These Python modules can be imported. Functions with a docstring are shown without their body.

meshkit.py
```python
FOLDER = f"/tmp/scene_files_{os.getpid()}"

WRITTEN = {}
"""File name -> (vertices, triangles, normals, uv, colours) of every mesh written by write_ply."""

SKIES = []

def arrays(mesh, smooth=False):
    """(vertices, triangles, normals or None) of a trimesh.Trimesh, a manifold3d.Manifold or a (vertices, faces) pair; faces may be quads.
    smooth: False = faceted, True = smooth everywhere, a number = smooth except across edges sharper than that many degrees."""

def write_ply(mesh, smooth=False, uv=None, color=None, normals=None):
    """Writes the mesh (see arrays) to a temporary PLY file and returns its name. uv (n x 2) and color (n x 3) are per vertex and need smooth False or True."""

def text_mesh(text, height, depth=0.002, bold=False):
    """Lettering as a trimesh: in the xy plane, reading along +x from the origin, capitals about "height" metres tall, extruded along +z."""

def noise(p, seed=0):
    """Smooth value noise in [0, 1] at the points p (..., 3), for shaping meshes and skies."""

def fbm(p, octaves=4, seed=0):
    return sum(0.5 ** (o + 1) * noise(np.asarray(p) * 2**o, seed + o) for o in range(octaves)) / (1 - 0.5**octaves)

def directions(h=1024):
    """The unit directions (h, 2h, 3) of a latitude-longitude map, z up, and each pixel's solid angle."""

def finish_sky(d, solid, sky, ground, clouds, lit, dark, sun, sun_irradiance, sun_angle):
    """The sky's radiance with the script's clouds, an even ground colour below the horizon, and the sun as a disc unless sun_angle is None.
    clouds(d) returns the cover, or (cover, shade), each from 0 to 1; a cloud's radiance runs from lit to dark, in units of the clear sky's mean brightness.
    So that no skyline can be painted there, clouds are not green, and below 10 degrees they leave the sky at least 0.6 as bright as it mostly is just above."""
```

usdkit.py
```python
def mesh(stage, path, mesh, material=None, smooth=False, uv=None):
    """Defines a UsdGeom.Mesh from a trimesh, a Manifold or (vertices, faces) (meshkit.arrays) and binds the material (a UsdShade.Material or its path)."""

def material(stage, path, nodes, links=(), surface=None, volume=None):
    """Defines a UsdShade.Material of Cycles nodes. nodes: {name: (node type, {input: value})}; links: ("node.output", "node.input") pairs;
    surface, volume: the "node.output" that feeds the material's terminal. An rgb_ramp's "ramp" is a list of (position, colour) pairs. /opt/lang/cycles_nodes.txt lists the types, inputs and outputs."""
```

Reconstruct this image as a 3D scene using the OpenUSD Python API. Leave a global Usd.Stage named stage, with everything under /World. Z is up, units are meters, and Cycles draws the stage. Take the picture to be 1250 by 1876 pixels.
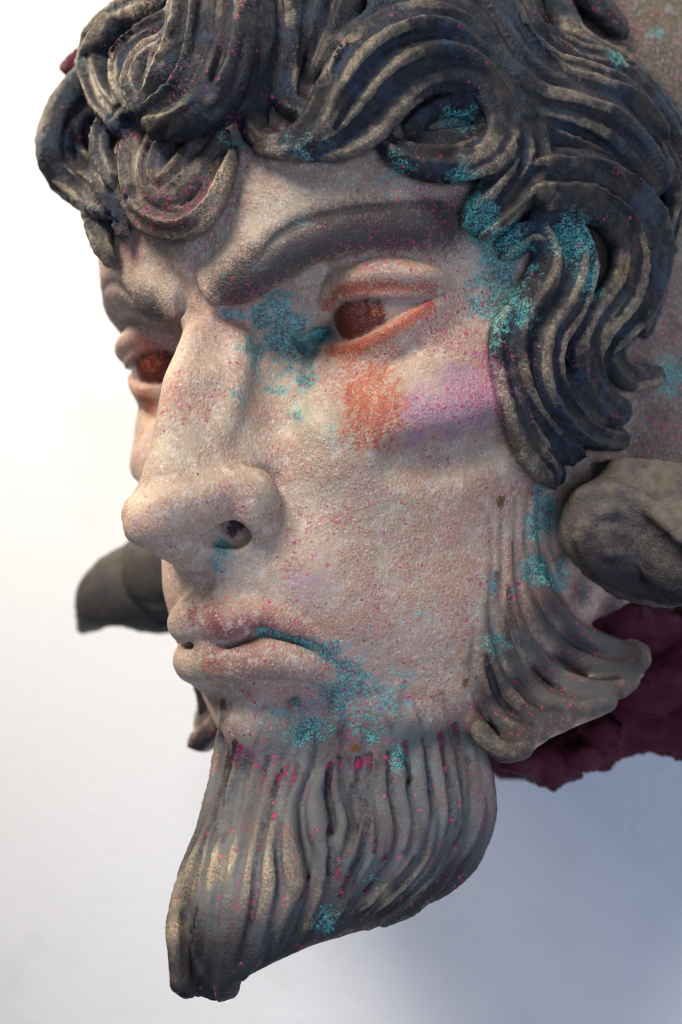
import math, os, numpy as np
from scipy.interpolate import RBFInterpolator
from scipy.ndimage import map_coordinates, gaussian_filter, zoom as ndzoom
from scipy.spatial import cKDTree, ConvexHull
import usdkit, meshkit
from pxr import Usd, UsdGeom, UsdLux, UsdShade, Gf, Sdf, Vt

VOX = float(os.environ.get('VOX', 0.57))          # mm
stage = Usd.Stage.CreateInMemory()
UsdGeom.SetStageUpAxis(stage, 'Z'); UsdGeom.SetStageMetersPerUnit(stage, 1.0)
UsdGeom.Xform.Define(stage, '/World')
MM = 0.001
# ------------------------------------------------------------------ camera
# Working space (mm): X = the mask's left, F = forward out of the wall, Z = up.  World = (X, -F, Z) / 1000.
CW, CH, CF = 1250.0, 1876.0, 1924.777
CD = np.array([-0.55331461, -0.83199905, 0.04025567])
CR = np.array([0.82662738, -0.55441189, -0.09651231])
CU = np.array([0.10261637, -0.02012523, 0.9945174])
CC = np.array([153.77772645, 189.33134905, -51.50831061])
W2 = lambda a: np.asarray(a, float) * [1, -1, 1]
cam = UsdGeom.Camera.Define(stage, '/World/camera')
r_, u_, b_, c_ = W2(CR), W2(CU), -W2(CD), W2(CC) * MM
cam.AddTransformOp().Set(Gf.Matrix4d(*r_, 0, *u_, 0, *b_, 0, *c_, 1))
cam.CreateHorizontalApertureAttr(24.0); cam.CreateVerticalApertureAttr(24.0 * 1024 / 682)
cam.CreateFocalLengthAttr(24.0 * CF / CW)
cam.CreateClippingRangeAttr(Gf.Vec2f(0.01, 50))
cam.CreateFStopAttr(9.0); cam.CreateFocusDistanceAttr(0.230)
cam.CreateExposureAttr(0.04)
# ------------------------------------------------------------------ light
def rect(name, pos, target, w, h, power, colour):
    l = UsdLux.RectLight.Define(stage, '/World/' + name)
    p, t = W2(pos) * MM, W2(target) * MM
    z = (p - t) / np.linalg.norm(p - t); x = np.cross([0, 0, 1], z); x /= np.linalg.norm(x); y = np.cross(z, x)
    l.AddTransformOp().Set(Gf.Matrix4d(*x, 0, *y, 0, *z, 0, *p, 1))
    l.CreateWidthAttr(w); l.CreateHeightAttr(h); l.CreateIntensityAttr(power); l.CreateColorAttr(Gf.Vec3f(*colour)); l.CreateNormalizeAttr(False)
    return l
rect('key_light', (10, 470, 560), (0, 0, -20), 0.36, 0.30, 31.0, (1.0, 0.89, 0.75))
rect('rim_light', (-560, 60, 470), (0, 10, 0), 0.20, 0.30, 22.0, (1.0, 0.80, 0.56))  # warm rim lamp added for highlights on the hair and beard crests
rect('fill_light', (520, 520, -330), (60, -60, -60), 0.7, 0.7, 2.7, (0.63, 0.74, 1.0))
dome = UsdLux.DomeLight.Define(stage, '/World/room_light')
dm = usdkit.material(stage, '/World/Looks/room', {'b': ('background_shader', {'color': (0.85, 0.91, 1.0), 'strength': 0.05})}, surface='b.background')
UsdShade.MaterialBindingAPI.Apply(dome.GetPrim()).Bind(dm)

# ------------------------------------------------------------------ helpers in working space
def ray(u, v):
    q = CD + CR * (u - CW / 2) / CF - CU * (v - CH / 2) / CF
    return q / np.linalg.norm(q)
def P(u, v, X=None, F=None, Z=None):
    q = ray(u, v); k, val = (0, X) if X is not None else (1, F) if F is not None else (2, Z)
    return CC + q * (val - CC[k]) / q[k]
def mir(a): return np.asarray(a, float) * [-1, 1, 1]
def smooth01(x): x = np.clip(x, 0, 1); return x * x * (3 - 2 * x)

# ------------------------------------------------------------------ base head: rho(theta, z) about a vertical axis
AX = np.array([0.0, -72.0])
mid = [(0,-46,118),(0,-22,98),(0,-6,80),(0,4,60),(0,9.5,42),(0,12.5,27),(0,13.5,17),(0,9.5,7),(0,12,0),(0,18,-10),(0,23.5,-21),(0,28.5,-31),
       (0,30.5,-39),(0,30,-43),(0,24,-48),(0,16,-52.5),(0,17,-57),(0,16.5,-62),(0,13.5,-68),(0,12,-74),(0,8.5,-81),(0,9,-87),(0,4,-93),(0,-5,-100),(0,-12,-110)]
side = [
 # nose sides
 (5.5,8,0),(11,-3,-2),(6.2,15.5,-10),(11.5,0.5,-12),(6.5,19.5,-21),(13,3.5,-22),(7.5,23,-31),(15,6,-32),(8.5,22,-39),(17,5,-42),(13,10,-49),(20,4,-46),
 # brow, socket, lids
 (8,12,20),(16,8.0,14.5),(26,5.5,19),(37,0,23),(48,-10,24),(56,-23,21),(14,1.0,5),(21,-8,5),(25,-8,9),(36,-11,10),(46,-18,11),
 (19,-12,0),(29,-15,-1),(36,-16,0),(44,-19,1),(51,-25,3),
 (17,-5,-8),(26,-8,-11),(35,-10,-12),(45,-15,-11),(54,-26,-6),
 # forehead
 (15,10.5,30),(29,6,32),(43,-5,33),(55,-20,33),(65,-42,30),(18,7,45),(36,-2,47),(51,-20,48),(63,-44,48),(20,0,62),(40,-12,64),(58,-40,66),(30,-20,84),(50,-45,86),(34,-52,104),
 # cheeks
 (23,2,-22),(35,-4.5,-21),(44,-13.5,-20),(54,-24,-20),(60,-36,-18),(65,-50,-14),(67,-50,8),(62,-35,6),
 (26,1.5,-34),(36,-7,-34),(45,-17.5,-35),(54,-31,-36),(62,-52,-36),
 (22,4.5,-54),(29,-3.5,-52),(38,-14,-52),(47,-27,-52),(55,-43,-54),(60,-60,-54),
 (8,10.5,-66),(15,5.5,-69),(22,-1.5,-74),(29,-6,-68),(38,-17,-70),(47,-30,-70),(54,-46,-72),(59,-64,-74),
 (7,6.5,-82),(15,0.5,-83),(23,-8.5,-84),(32,-18,-86),(42,-30,-88),(51,-47,-90),(56,-64,-92),
 (10,-4,-95),(20,-12,-96),(31,-20,-99),(41,-32,-101),(50,-49,-103),(54,-64,-106),(14,-14,-110),(30,-26,-112),(44,-52,-114),
 # back
 (77,-76,50),(79,-76,10),(78,-78,-30),(72,-82,-70),(64,-84,-110),(88,-112,50),(88,-112,0),(86,-112,-50),(76,-112,-90),(58,-79,92),(40,-77,108),(94,-112,96),(97,-116,70),(92,-116,110)]
ctrl = np.array(mid + [s for s in side] + [mir(s) for s in side], float)
back = np.array([(0,-140,z) for z in (-110,-50,10,60,100)], float)
ctrl = np.vstack([ctrl, back])
th = np.arctan2(ctrl[:, 0], ctrl[:, 1] - AX[1]); rho = np.hypot(ctrl[:, 0], ctrl[:, 1] - AX[1])
RS = 75.0
rbf_p, rbf_v = [], []
for k in (-1, 0, 1):
    m = np.abs(th + 2*np.pi*k) < np.pi + 0.9
    rbf_p.append(np.c_[(th[m] + 2*np.pi*k) * RS, ctrl[m, 2]]); rbf_v.append(rho[m])
rbf = RBFInterpolator(np.vstack(rbf_p), np.concatenate(rbf_v), kernel='thin_plate_spline', smoothing=0.4)
TH = np.linspace(-np.pi, np.pi, 241); ZZ = np.linspace(-140, 125, 266)
tg, zg = np.meshgrid(TH, ZZ, indexing='ij')
RHO = rbf(np.c_[tg.ravel() * RS, zg.ravel()]).reshape(tg.shape)
gt, gz = np.gradient(RHO, TH[1]-TH[0], ZZ[1]-ZZ[0])
SLOPE = 1 / np.sqrt(1 + (gt / RHO)**2 + gz**2)
def lookup(grid, t, z): return map_coordinates(grid, [(t + np.pi) / (TH[1]-TH[0]), (z - ZZ[0]) / (ZZ[1]-ZZ[0])], order=1, mode='nearest')
def base(p):
    x, y, z = p[..., 0], p[..., 1] - AX[1], p[..., 2]
    t = np.arctan2(x, y); r = np.hypot(x, y)
    d = (r - lookup(RHO, t, z)) * lookup(SLOPE, t, z)
    d = np.maximum(d, z - 112)
    # the jaw: everything below a plane that rises towards the wall is cut away
    jaw = (-(z + 104) - 0.42 * (p[..., 1] - 0)) * 0.92
    k = 9.0; h = np.maximum(k - np.abs(d - jaw), 0) / k
    return np.maximum(d, jaw) + h * h * k * 0.25
TT = np.arange(90, 420, 0.4)
def on(u, v, h=0.0):
    """the point h mm above the base head on the line of sight through a place in the picture (closest pass where it misses)"""
    q = CC + ray(u, v) * TT[:, None]
    d = base(q) - h
    i = np.argmax(d < 0) if (d < 0).any() else -1
    if i > 0:
        a = d[i-1] / (d[i-1] - d[i]); return q[i-1] + a * (q[i] - q[i-1])
    return q[np.argmin(d)]
def spline(pts, rad, step=0.5):
    pts = np.asarray(pts, float); rad = np.broadcast_to(np.asarray(rad, float), (len(pts),)) if np.ndim(rad) == 0 or len(rad) == len(pts) else np.interp(np.linspace(0, 1, len(pts)), np.linspace(0, 1, len(rad)), rad)
    q = np.vstack([2*pts[0]-pts[1], pts, 2*pts[-1]-pts[-2]]); out, ro = [], []
    for i in range(1, len(q)-2):
        n = max(2, int(np.linalg.norm(q[i+1]-q[i]) / step)); t = np.linspace(0, 1, n, endpoint=False)[:, None]
        a, b, c, d = q[i-1], q[i], q[i+1], q[i+2]
        out.append(0.5*((2*b) + (c-a)*t + (2*a-5*b+4*c-d)*t*t + (3*b-a-3*c+d)*t**3)); ro.append(rad[i-1] + (rad[i]-rad[i-1])*t[:, 0])
    return np.vstack(out + [pts[-1:]]), np.concatenate(ro + [rad[-1:]])

# ------------------------------------------------------------------ the field
LO = np.array([-128.0, -133.0, -144.0]); HI = np.array([128.0, 52.0, 120.0])
N = np.ceil((HI - LO) / VOX).astype(int) + 1
axes = [LO[k] + VOX * np.arange(N[k]) for k in range(3)]
n2 = (N + 1) // 2 + 1
cx, cy, cz = [LO[k] + 2 * VOX * np.arange(n2[k]) for k in range(3)]
coarse = base(np.stack(np.meshgrid(cx, cy, cz, indexing='ij'), -1)).astype(np.float32)
FLD = np.empty(tuple(N), np.float32)
tmp = np.empty((2*n2[0]-1, n2[1], n2[2]), np.float32); tmp[::2] = coarse; tmp[1::2] = (coarse[1:] + coarse[:-1]) / 2
t2 = np.empty((tmp.shape[0], 2*n2[1]-1, n2[2]), np.float32); t2[:, ::2] = tmp; t2[:, 1::2] = (tmp[:, 1:] + tmp[:, :-1]) / 2
t3 = np.empty((t2.shape[0], t2.shape[1], 2*n2[2]-1), np.float32); t3[..., ::2] = t2; t3[..., 1::2] = (t2[..., 1:] + t2[..., :-1]) / 2
FLD[:] = t3[:N[0], :N[1], :N[2]]; del tmp, t2, t3, coarse
OWN = np.zeros(tuple(N), np.int16)
PARTS = ['face']                                  # owner id -> part name
PTONE = [(0, 0)]                                  # owner id -> (kind, tone)
def pid(name, kind=0, tone=0.0):
    PARTS.append(name); PTONE.append((kind, tone)); return len(PARTS) - 1
def window(lo, hi):
    a = np.maximum(((lo - LO) / VOX).astype(int), 0); b = np.minimum(((hi - LO) / VOX).astype(int) + 2, N)
    if (b <= a).any(): return None, None
    s = tuple(slice(a[k], b[k]) for k in range(3))
    return s, np.stack(np.meshgrid(*[axes[k][s[k]] for k in range(3)], indexing='ij'), -1)
def merge(s, d, k, owner, mask=None):
    o = FLD[s]
    h = np.maximum(k - np.abs(o - d), 0) / k if k > 0 else 0
    new = np.minimum(o, d) - h * h * k * 0.25
    own = d < o
    if mask is not None:
        new = np.where(mask, new, o); own &= mask
    FLD[s] = new
    if owner is not None: OWN[s] = np.where(own, owner, OWN[s])
def cut(s, d, k, mask=None):
    o = FLD[s]
    h = np.maximum(k - np.abs(o + d), 0) / k
    new = np.maximum(o, -d) + h * h * k * 0.25
    FLD[s] = new if mask is None else np.where(mask, new, o)
def near(c, r, pad, ridges=0, amp=0.0, seed=0, flat=1.0):
    """distance field of a tube in its window; only voxels near it are asked"""
    s, g = window((c - r[:, None]).min(0) - pad, (c + r[:, None]).max(0) + pad)
    if s is None: return None, None, None
    sh = g.shape[:3]; vox = g.reshape(-1, 3)
    ok = np.abs(FLD[s]).reshape(-1) < 100
    dist, idx = cKDTree(c).query(vox[ok], distance_upper_bound=float(r.max() + pad), workers=-1)
    d = np.full(len(vox), 1e3, np.float32); hit = np.isfinite(dist)
    dd = np.full(ok.sum(), 1e3); dd[hit] = dist[hit] - r[idx[hit]]
    if ridges:
        tg_ = np.gradient(c, axis=0); tg_ /= np.linalg.norm(tg_, axis=1, keepdims=True) + 1e-9
        up = c - np.array([0, AX[1], 0]); up[:, 2] *= 0.5
        sd = np.cross(up, tg_); sd /= np.linalg.norm(sd, axis=1, keepdims=True) + 1e-9; up = np.cross(tg_, sd)
        ih = idx[hit]; w = vox[ok][hit] - c[ih]
        a_, b_ = (w * sd[ih]).sum(1), (w * up[ih]).sum(1) * flat
        l_ = np.sqrt(np.maximum((w**2).sum(1) - (w * up[ih]).sum(1)**2, 0) + b_**2)
        rr = r[ih]; ph = seed * 2.1 + 0.35 * np.sin(np.arange(len(c)) * 0.03 + seed * 3.7)
        x = a_ / rr                                             # -1 .. 1 across the lock
        saw = 1 - np.abs(np.sin(0.5 * np.pi * (ridges * x * 0.5 + ph[ih])))   # sharp crests, scooped hollows
        saw = saw + 0.22 * (1 - np.abs(np.sin(0.5 * np.pi * (ridges * 1.5 * x + 2.3 * ph[ih]))))
        fade = np.clip(1.25 - np.abs(x), 0, 1)
        dd[hit] = (l_ - rr) / (0.5 * (1 + flat)) - amp * rr * (saw - 0.52) * fade * (b_ > -0.3 * rr)
    d[ok] = dd
    d = d.reshape(sh)
    return s, d, d < pad
def tube(pts, rad, k=1.0, owner=None, pad=None, ridges=0, amp=0.0, seed=0, flat=1.0):
    c, r = spline(pts, rad)
    s, d, m = near(c, r, pad or k + 2.5, ridges, amp, seed, flat)
    if s is not None: merge(s, d, k, owner, m)
def groove(pts, rad, k=1.0):
    c, r = spline(pts, rad)
    s, d, m = near(c, r, k + 2.0)
    if s is not None: cut(s, d, k, m)
def hull(pts, inset, k, owner):
    h = ConvexHull(pts); e = np.unique(h.equations.round(5), axis=0)
    s, g = window(pts.min(0) - 4, pts.max(0) + 4)
    d = np.full(g.shape[:3], -1e3, np.float32)
    for a in e: d = np.maximum(d, (g @ a[:3] + a[3]).astype(np.float32))
    merge(s, d + inset, k, owner)
def ball(c, r, k=2.0, owner=None, carve=False, rot=None):
    c = np.asarray(c, float); r = np.array(np.broadcast_to(np.asarray(r, float), (3,)))
    s, g = window(c - r.max() - k - 2, c + r.max() + k + 2)
    if s is None: return
    q = g - c
    if rot is not None: q = q @ rot
    l = np.sqrt(((q / r)**2).sum(-1)); d = l * (l - 1) / np.maximum(np.sqrt(((q / r**2)**2).sum(-1)), 1e-6)
    (cut(s, d, k) if carve else merge(s, d, k, owner))
def srf(u, v, h=0.0):
    """as on(), against everything modelled so far"""
    q = CC + ray(u, v) * TT[:, None]
    ok = ((q > LO + VOX) & (q < HI - VOX)).all(1); q = q[ok]
    if not len(q): return on(u, v, h)
    d = map_coordinates(FLD, ((q - LO) / VOX).T, order=1, mode='nearest') - h
    i = np.argmax(d < 0) if (d < 0).any() else -1
    if i > 0: return q[i-1] + d[i-1] / (d[i-1] - d[i]) * (q[i] - q[i-1])
    return q[np.argmin(d)]
def both(fn, pts, *a, **kw):
    fn(np.asarray(pts, float), *a, **kw); fn(mir(pts), *a, **kw)
def px(*uvh): return np.array([on(*q) for q in uvh])

# ------------------------------------------------------------------ face relief
NOSE = pid('nose', 0)
ball(P(274, 958, X=0), (4.1, 4.8, 4.2), 4, NOSE)
for sx in (1, -1):
    f = (lambda a: a) if sx == 1 else mir
    ball(f(P(466, 928, X=12.5)), (4.6, 6.0, 7.6), 3.0, NOSE)
    tube([f(P(300, 935, X=3)), f(P(352, 915, X=6)), f(P(410, 900, X=9.5)), f(P(455, 905, X=12))], [4.2, 4.0, 4.2, 5.0], 3.5, NOSE)
    # nostril
    NO = NO if sx == -1 else [srf(432, 976, -1.6), srf(404, 983, -0.8), srf(368, 996, 0.2), srf(436, 962, -8.0)]
    groove([f(a) for a in NO[:3]], [3.5, 2.9, 1.1], 0.9)
    groove([f(NO[0]), f(NO[0] + [-2.5, -4.5, 8.0])], [3.2, 3.2], 0.9)
    # crease behind the wing of the nose
    cr = [srf(456, 850, 0.1), srf(490, 862, -0.3), srf(512, 885, -0.5), srf(521, 925, -0.3), srf(508, 978, 0.2)]
    groove([f(a) for a in cr], [0.6, 1.1, 1.3, 1.0, 0.5], 1.2)
    tube([f(srf(300, 968, -1.6)), f(srf(350, 950, -1.2)), f(srf(400, 932, -1.6))], [2.2, 2.0, 1.6], 2.0, NOSE)
tube([P(272, 972, X=0), P(312, 1000, X=0), P(350, 1020, X=0)], [2.6, 3.0, 2.8], 3.5, NOSE)
for f in ((lambda a: a), mir):
    tube([f(on(430, 592, -2.2)), f(on(437, 650, -1.6)), f(on(428, 720, -1.8)), f(on(402, 800, -2.4))], [2.6, 3.3, 3.3, 2.6], 2.5, NOSE)
tube([P(345, 612, X=0) + [0, -2.6, 0], P(322, 690, X=0) + [0, -2.4, 0], P(302, 780, X=0) + [0, -2.6, 0]], [2.6, 3.4, 2.8], 3.0, NOSE)
# philtrum
groove([srf(372, 1070, 0.6), srf(368, 1090, 0.6)], [1.2, 1.4], 2.5)
# lips
UL, LL = pid('upper_lip', 0), pid('lower_lip', 0)
ul = [P(390, 1136, X=0), on(425, 1137, 0.6), on(480, 1136, 0.0), on(540, 1152, -1.0), on(600, 1192, -1.8)]
ll = [P(397, 1208, X=0), on(435, 1211, 1.0), on(490, 1204, 0.9), on(555, 1216, 0.0), on(608, 1242, -1.4)]
ml = [P(388, 1172, X=0), P(400, 1176, X=2)]
for f in ((lambda a: a), mir):
    tube([f(a) for a in ul], [4.8, 4.8, 4.0, 3.0, 1.8], 2.2, UL)
    tube([f(a) for a in ll], [4.4, 4.8, 4.8, 3.9, 2.2], 2.2, LL)
    tube([f(srf(395, 1092, -0.7)), f(srf(437, 1106, -0.8)), f(srf(514, 1130, -0.9)), f(srf(580, 1158, -0.9))], [1.0, 1.0, 0.9, 0.7], 1.2, UL)
mo = [srf(394, 1176, -0.1), srf(412, 1178, -0.3), srf(442, 1171, -0.7), srf(476, 1155, -1.0), srf(528, 1166, -0.9), srf(578, 1187, -0.6), srf(632, 1230, 0.0)]
for f in ((lambda a: a), mir):
    groove([f(a) for a in (mo if f is not mir else mo[1:])], [1.0, 1.4, 1.5, 1.4, 1.3, 1.1, 0.6], 0.7)
    groove([f(srf(470, 1290, 1.2)), f(srf(540, 1285, 1.0)), f(srf(600, 1295, 1.2))], [2.6, 3.0, 2.2], 4)
for f in ((lambda a: a), mir):
    tube([f(on(725, 772, -3.0)), f(on(800, 762, -2.6)), f(on(885, 742, -3.0))], [3.4, 4.2, 3.6], 6, 0)
    groove([f(on(735, 850, 1.6)), f(on(815, 842, 1.2)), f(on(905, 815, 1.4))], [2.4, 3.6, 2.8], 6)
# brow: frown lines and overhang
for f in ((lambda a: a), mir):
    tube([f(on(408, 535, -1.8)), f(on(455, 502, -1.6)), f(on(520, 462, -2.2)), f(on(620, 425, -3.2)), f(on(740, 412, -4.0)), f(on(830, 428, -4.6))], [4.6, 5.8, 6.2, 5.8, 5.4, 4.4], 5, 0)
    BRG = [srf(470, 478, 0.1), srf(505, 436, 0.0), srf(560, 404, 0.0), srf(640, 384, 0.0), srf(740, 373, 0.1)] if f is not mir else BRG
    groove([f(a) for a in BRG], [0.4, 0.7, 0.8, 0.7, 0.3], 2.0)
    groove([f(on(415, 572, 0.5)), f(on(470, 578, 0.8)), f(on(540, 545, 1.0)), f(on(590, 492, 1.0))], [1.4, 3.2, 3.8, 2.2], 3)
    groove([f(on(352, 470, 0.6)), f(on(350, 520, 0.5)), f(on(372, 548, 0.4)), f(on(420, 575, 0.6))], [0.6, 1.2, 1.3, 0.7], 1.8)
groove([P(322, 585, X=-3), P(340, 570, X=0), P(375, 572, X=4)], [0.8, 1.0, 0.7], 1.5)
# eyes
EYE, UE, LE = pid('eyeball', 3), pid('upper_eyelid', 9), pid('lower_eyelid', 10)
EYE2, UE2, LE2 = pid('eyeball', 3), pid('upper_eyelid', 9), pid('lower_eyelid', 10)
CRS = CR2 = CR3 = None
eye_c = P(718, 566, F=-23.5); EYR = 15.5; SH = 1.5
def eo(u, v, h):
    """point h mm above the eyeball"""
    q = CC + ray(u, v) * TT[:, None]; d = np.linalg.norm(q - eye_c, axis=1) - EYR - h
    i = np.argmax(d < 0) if (d < 0).any() else -1
    return q[i] if i > 0 else q[np.argmin(d)]
open_up = [(592,608),(602,572),(622,555),(665,547),(720,547),(790,543),(856,524)]
open_lo = [(825,533),(784,550),(746,574),(700,601),(655,622),(622,629),(602,623)]
def angles(p): return np.stack([np.arctan2(p[..., 0], p[..., 1]), np.arcsin(np.clip(p[..., 2] / np.maximum(np.linalg.norm(p, axis=-1), 1e-6), -1, 1))], -1)
ring = np.array([eo(u, v, SH) for u, v in open_up + open_lo]) - eye_c
c_, _ = spline(np.vstack([ring, ring[:1]]), 1.0, 0.25); ring2 = angles(c_)
def inside(pts, poly):
    x, y = pts[:, 0], pts[:, 1]; r = np.zeros(len(pts), bool); a = poly; b = np.roll(poly, -1, 0)
    for (x0, y0), (x1, y1) in zip(a, b):
        if y0 != y1: r ^= ((y0 > y) != (y1 > y)) & (x < (x1 - x0) * (y - y0) / (y1 - y0) + x0)
    return r
for f, eb, ue, le in (((lambda a: a), EYE, UE, LE), (mir, EYE2, UE2, LE2)):
    ball(f(on(530, 585, 2.6)), (5.5, 5.5, 5.5), 4, carve=True)
    c = f(eye_c); s, g = window(c - EYR - 6, c + EYR + 6)
    q = f(g - c) if f is mir else g - c
    l = np.linalg.norm(q, axis=-1); an = angles(q).reshape(-1, 2)
    dist = cKDTree(ring2).query(an, workers=-1)[0]; ins = inside(an, ring2[::2])
    hole = np.where(ins, -dist, dist).reshape(l.shape) * np.maximum(l, 4)        # < 0 inside the opening
    hole = np.where(q[..., 1] < 0, 20, hole)
    cone = np.maximum(hole, EYR - 2 - l)
    merge(s, np.maximum(l - EYR - SH, -hole + 0.3), 4.0, None)
    cut(s, np.where(l > EYR + 9, 5, cone), 0.8)
    own = np.where(q[..., 2] > np.interp(q[..., 0], ring[:, 0][[0,1,2,3,4,5,6]], ring[:, 2][[0,1,2,3,4,5,6]]) - 1.0, ue, le)
    near_lid = (l < EYR + 3.4) & (hole < 3.6) & (q[..., 1] > 0)
    tube([f(a) for a in [eo(586, 588, 0.9), eo(598, 542, 1.2), eo(622, 519, 1.5), eo(665, 506, 1.8), eo(720, 501, 1.8), eo(785, 508, 1.3), eo(842, 516, 0.3)]], [1.2, 1.8, 2.3, 2.6, 2.6, 2.2, 1.0], 2.0, None)
    tube([f(a) for a in [eo(604, 638, 0.9), eo(632, 645, 1.0), eo(668, 637, 1.1), eo(706, 619, 1.1), eo(750, 594, 0.9), eo(800, 564, 0.5)]], [0.9, 1.3, 1.4, 1.4, 1.2, 0.7], 2.5, None)
    tube([f(a) for a in [eo(612, 662, -0.4), eo(650, 664, 0.0), eo(695, 654, 0.2), eo(740, 630, 0.2), eo(790, 592, 0.0)]], [1.2, 2.0, 2.2, 2.0, 1.2], 3.0, None)
    CRS = CRS if f is mir else [srf(575, 570, 0.2), srf(590, 512, 0.1), srf(628, 478, 0.0), srf(705, 461, 0.0), srf(790, 478, 0.0), srf(842, 508, 0.1)]
    groove([f(a) for a in CRS], [0.5, 0.8, 0.9, 0.9, 0.8, 0.5], 0.9)
    CR2 = CR2 if f is mir else [srf(630, 684, 0.2), srf(700, 676, 0.2), srf(765, 636, 0.2)]
    groove([f(a) for a in CR2], [0.5, 0.8, 0.5], 2.0)
    OWN[s] = np.where(near_lid, own, OWN[s])
    merge(s, l - EYR, 0.3, eb)
    # tear line
    CR3 = CR3 if f is mir else [srf(582, 612, 0.3), srf(570, 640, 0.1), srf(560, 690, 0.1), srf(553, 745, 0.3)]
    groove([f(a) for a in CR3], [1.6, 1.3, 0.9, 0.4], 1.2)
IRIS = (pid('iris', 4), pid('iris', 4)); iris_p = eo(652, 581, 0.0)

# ------------------------------------------------------------------ hair
BASE_TONE = {}
def strand(pts, h, rad, k=0.7, name='hair_lock', kind=1, tone=None, f=None):
    """pts: places along the lock; h: height of its core above the skull (mm); rad: radius (mm) from root to tip"""
    h = np.interp(np.linspace(0, 1, len(pts)), np.linspace(0, 1, np.size(h)), np.ravel(h))
    q = np.array([on(u, v, hh) for (u, v), hh in zip(pts, h)])
    rng = np.random.default_rng(int(abs(pts[0][0] * 7 + pts[0][1] * 13)) + len(pts))
    STR.append((q, rad, k, pid(name, kind, rng.random() if tone is None else tone), rng.random() * 6, h, pts))
    return q
STR = []
H = strand
# left outer curls (far side)
H([(225,110),(160,150),(118,205),(100,270),(118,320),(160,360),(185,380)], 5, [4,4.5,4.5,3])
H([(225,180),(165,205),(135,245),(150,300),(190,345),(205,380)], 5, [4,4.5,3])
H([(235,200),(195,235),(185,280),(205,330)], 6, [3.5,3.5,2.5])
H([(185,360),(180,400),(190,445),(200,470)], 3, [4,3.5,2])
H([(210,350),(215,390),(225,420)], 3.5, [3,3,2])
H([(320,5),(230,35),(185,75),(175,120),(195,180),(225,215)], 8, [5,5.5,5,4])
H([(330,40),(265,75),(232,115),(230,155),(250,195)], 10, [4,4.5,3])
H([(300,85),(262,110),(245,150),(258,190)], 12, [3,3.5,2.5])
H([(215,170),(180,225),(178,290)], 1.5, [5,6,4])
# central forelock
H([(350,-40),(345,0),(335,60),(303,125),(268,180)], [13,12,12,11], [5,5.5,5,3])
H([(395,-40),(392,0),(385,90),(350,170),(290,215)], [13,13,13,10], [5,5.5,5.5,4])
H([(440,-40),(435,0),(430,80),(405,160),(350,210),(300,225)], [12,12,11,9], [5,5.5,5.5,5,4])
H([(470,-40),(462,40),(455,120),(430,180),(380,220)], [9,9,8,6], [5,5,4.5,3])
# forehead curl
H([(262,205),(243,260),(238,315),(248,365),(285,402),(335,412),(378,382),(402,335),(420,290)], [5,4.5,4.2,4.0,3.5], [2.6,3.0,3.3,3.6,3.4,3.0,2.2], kind=2)
H([(290,225),(268,275),(262,325),(278,360),(312,362),(345,335),(378,298),(405,262)], [5,5,4.6,4.2,3], [2.6,3.0,3.2,3.0,2.2], kind=2)
H([(320,235),(298,275),(290,315),(300,330),(325,306),(355,272),(385,245)], [4,5,5,4,2.5], [2.4,2.8,2.8,2.2], kind=2)
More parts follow.
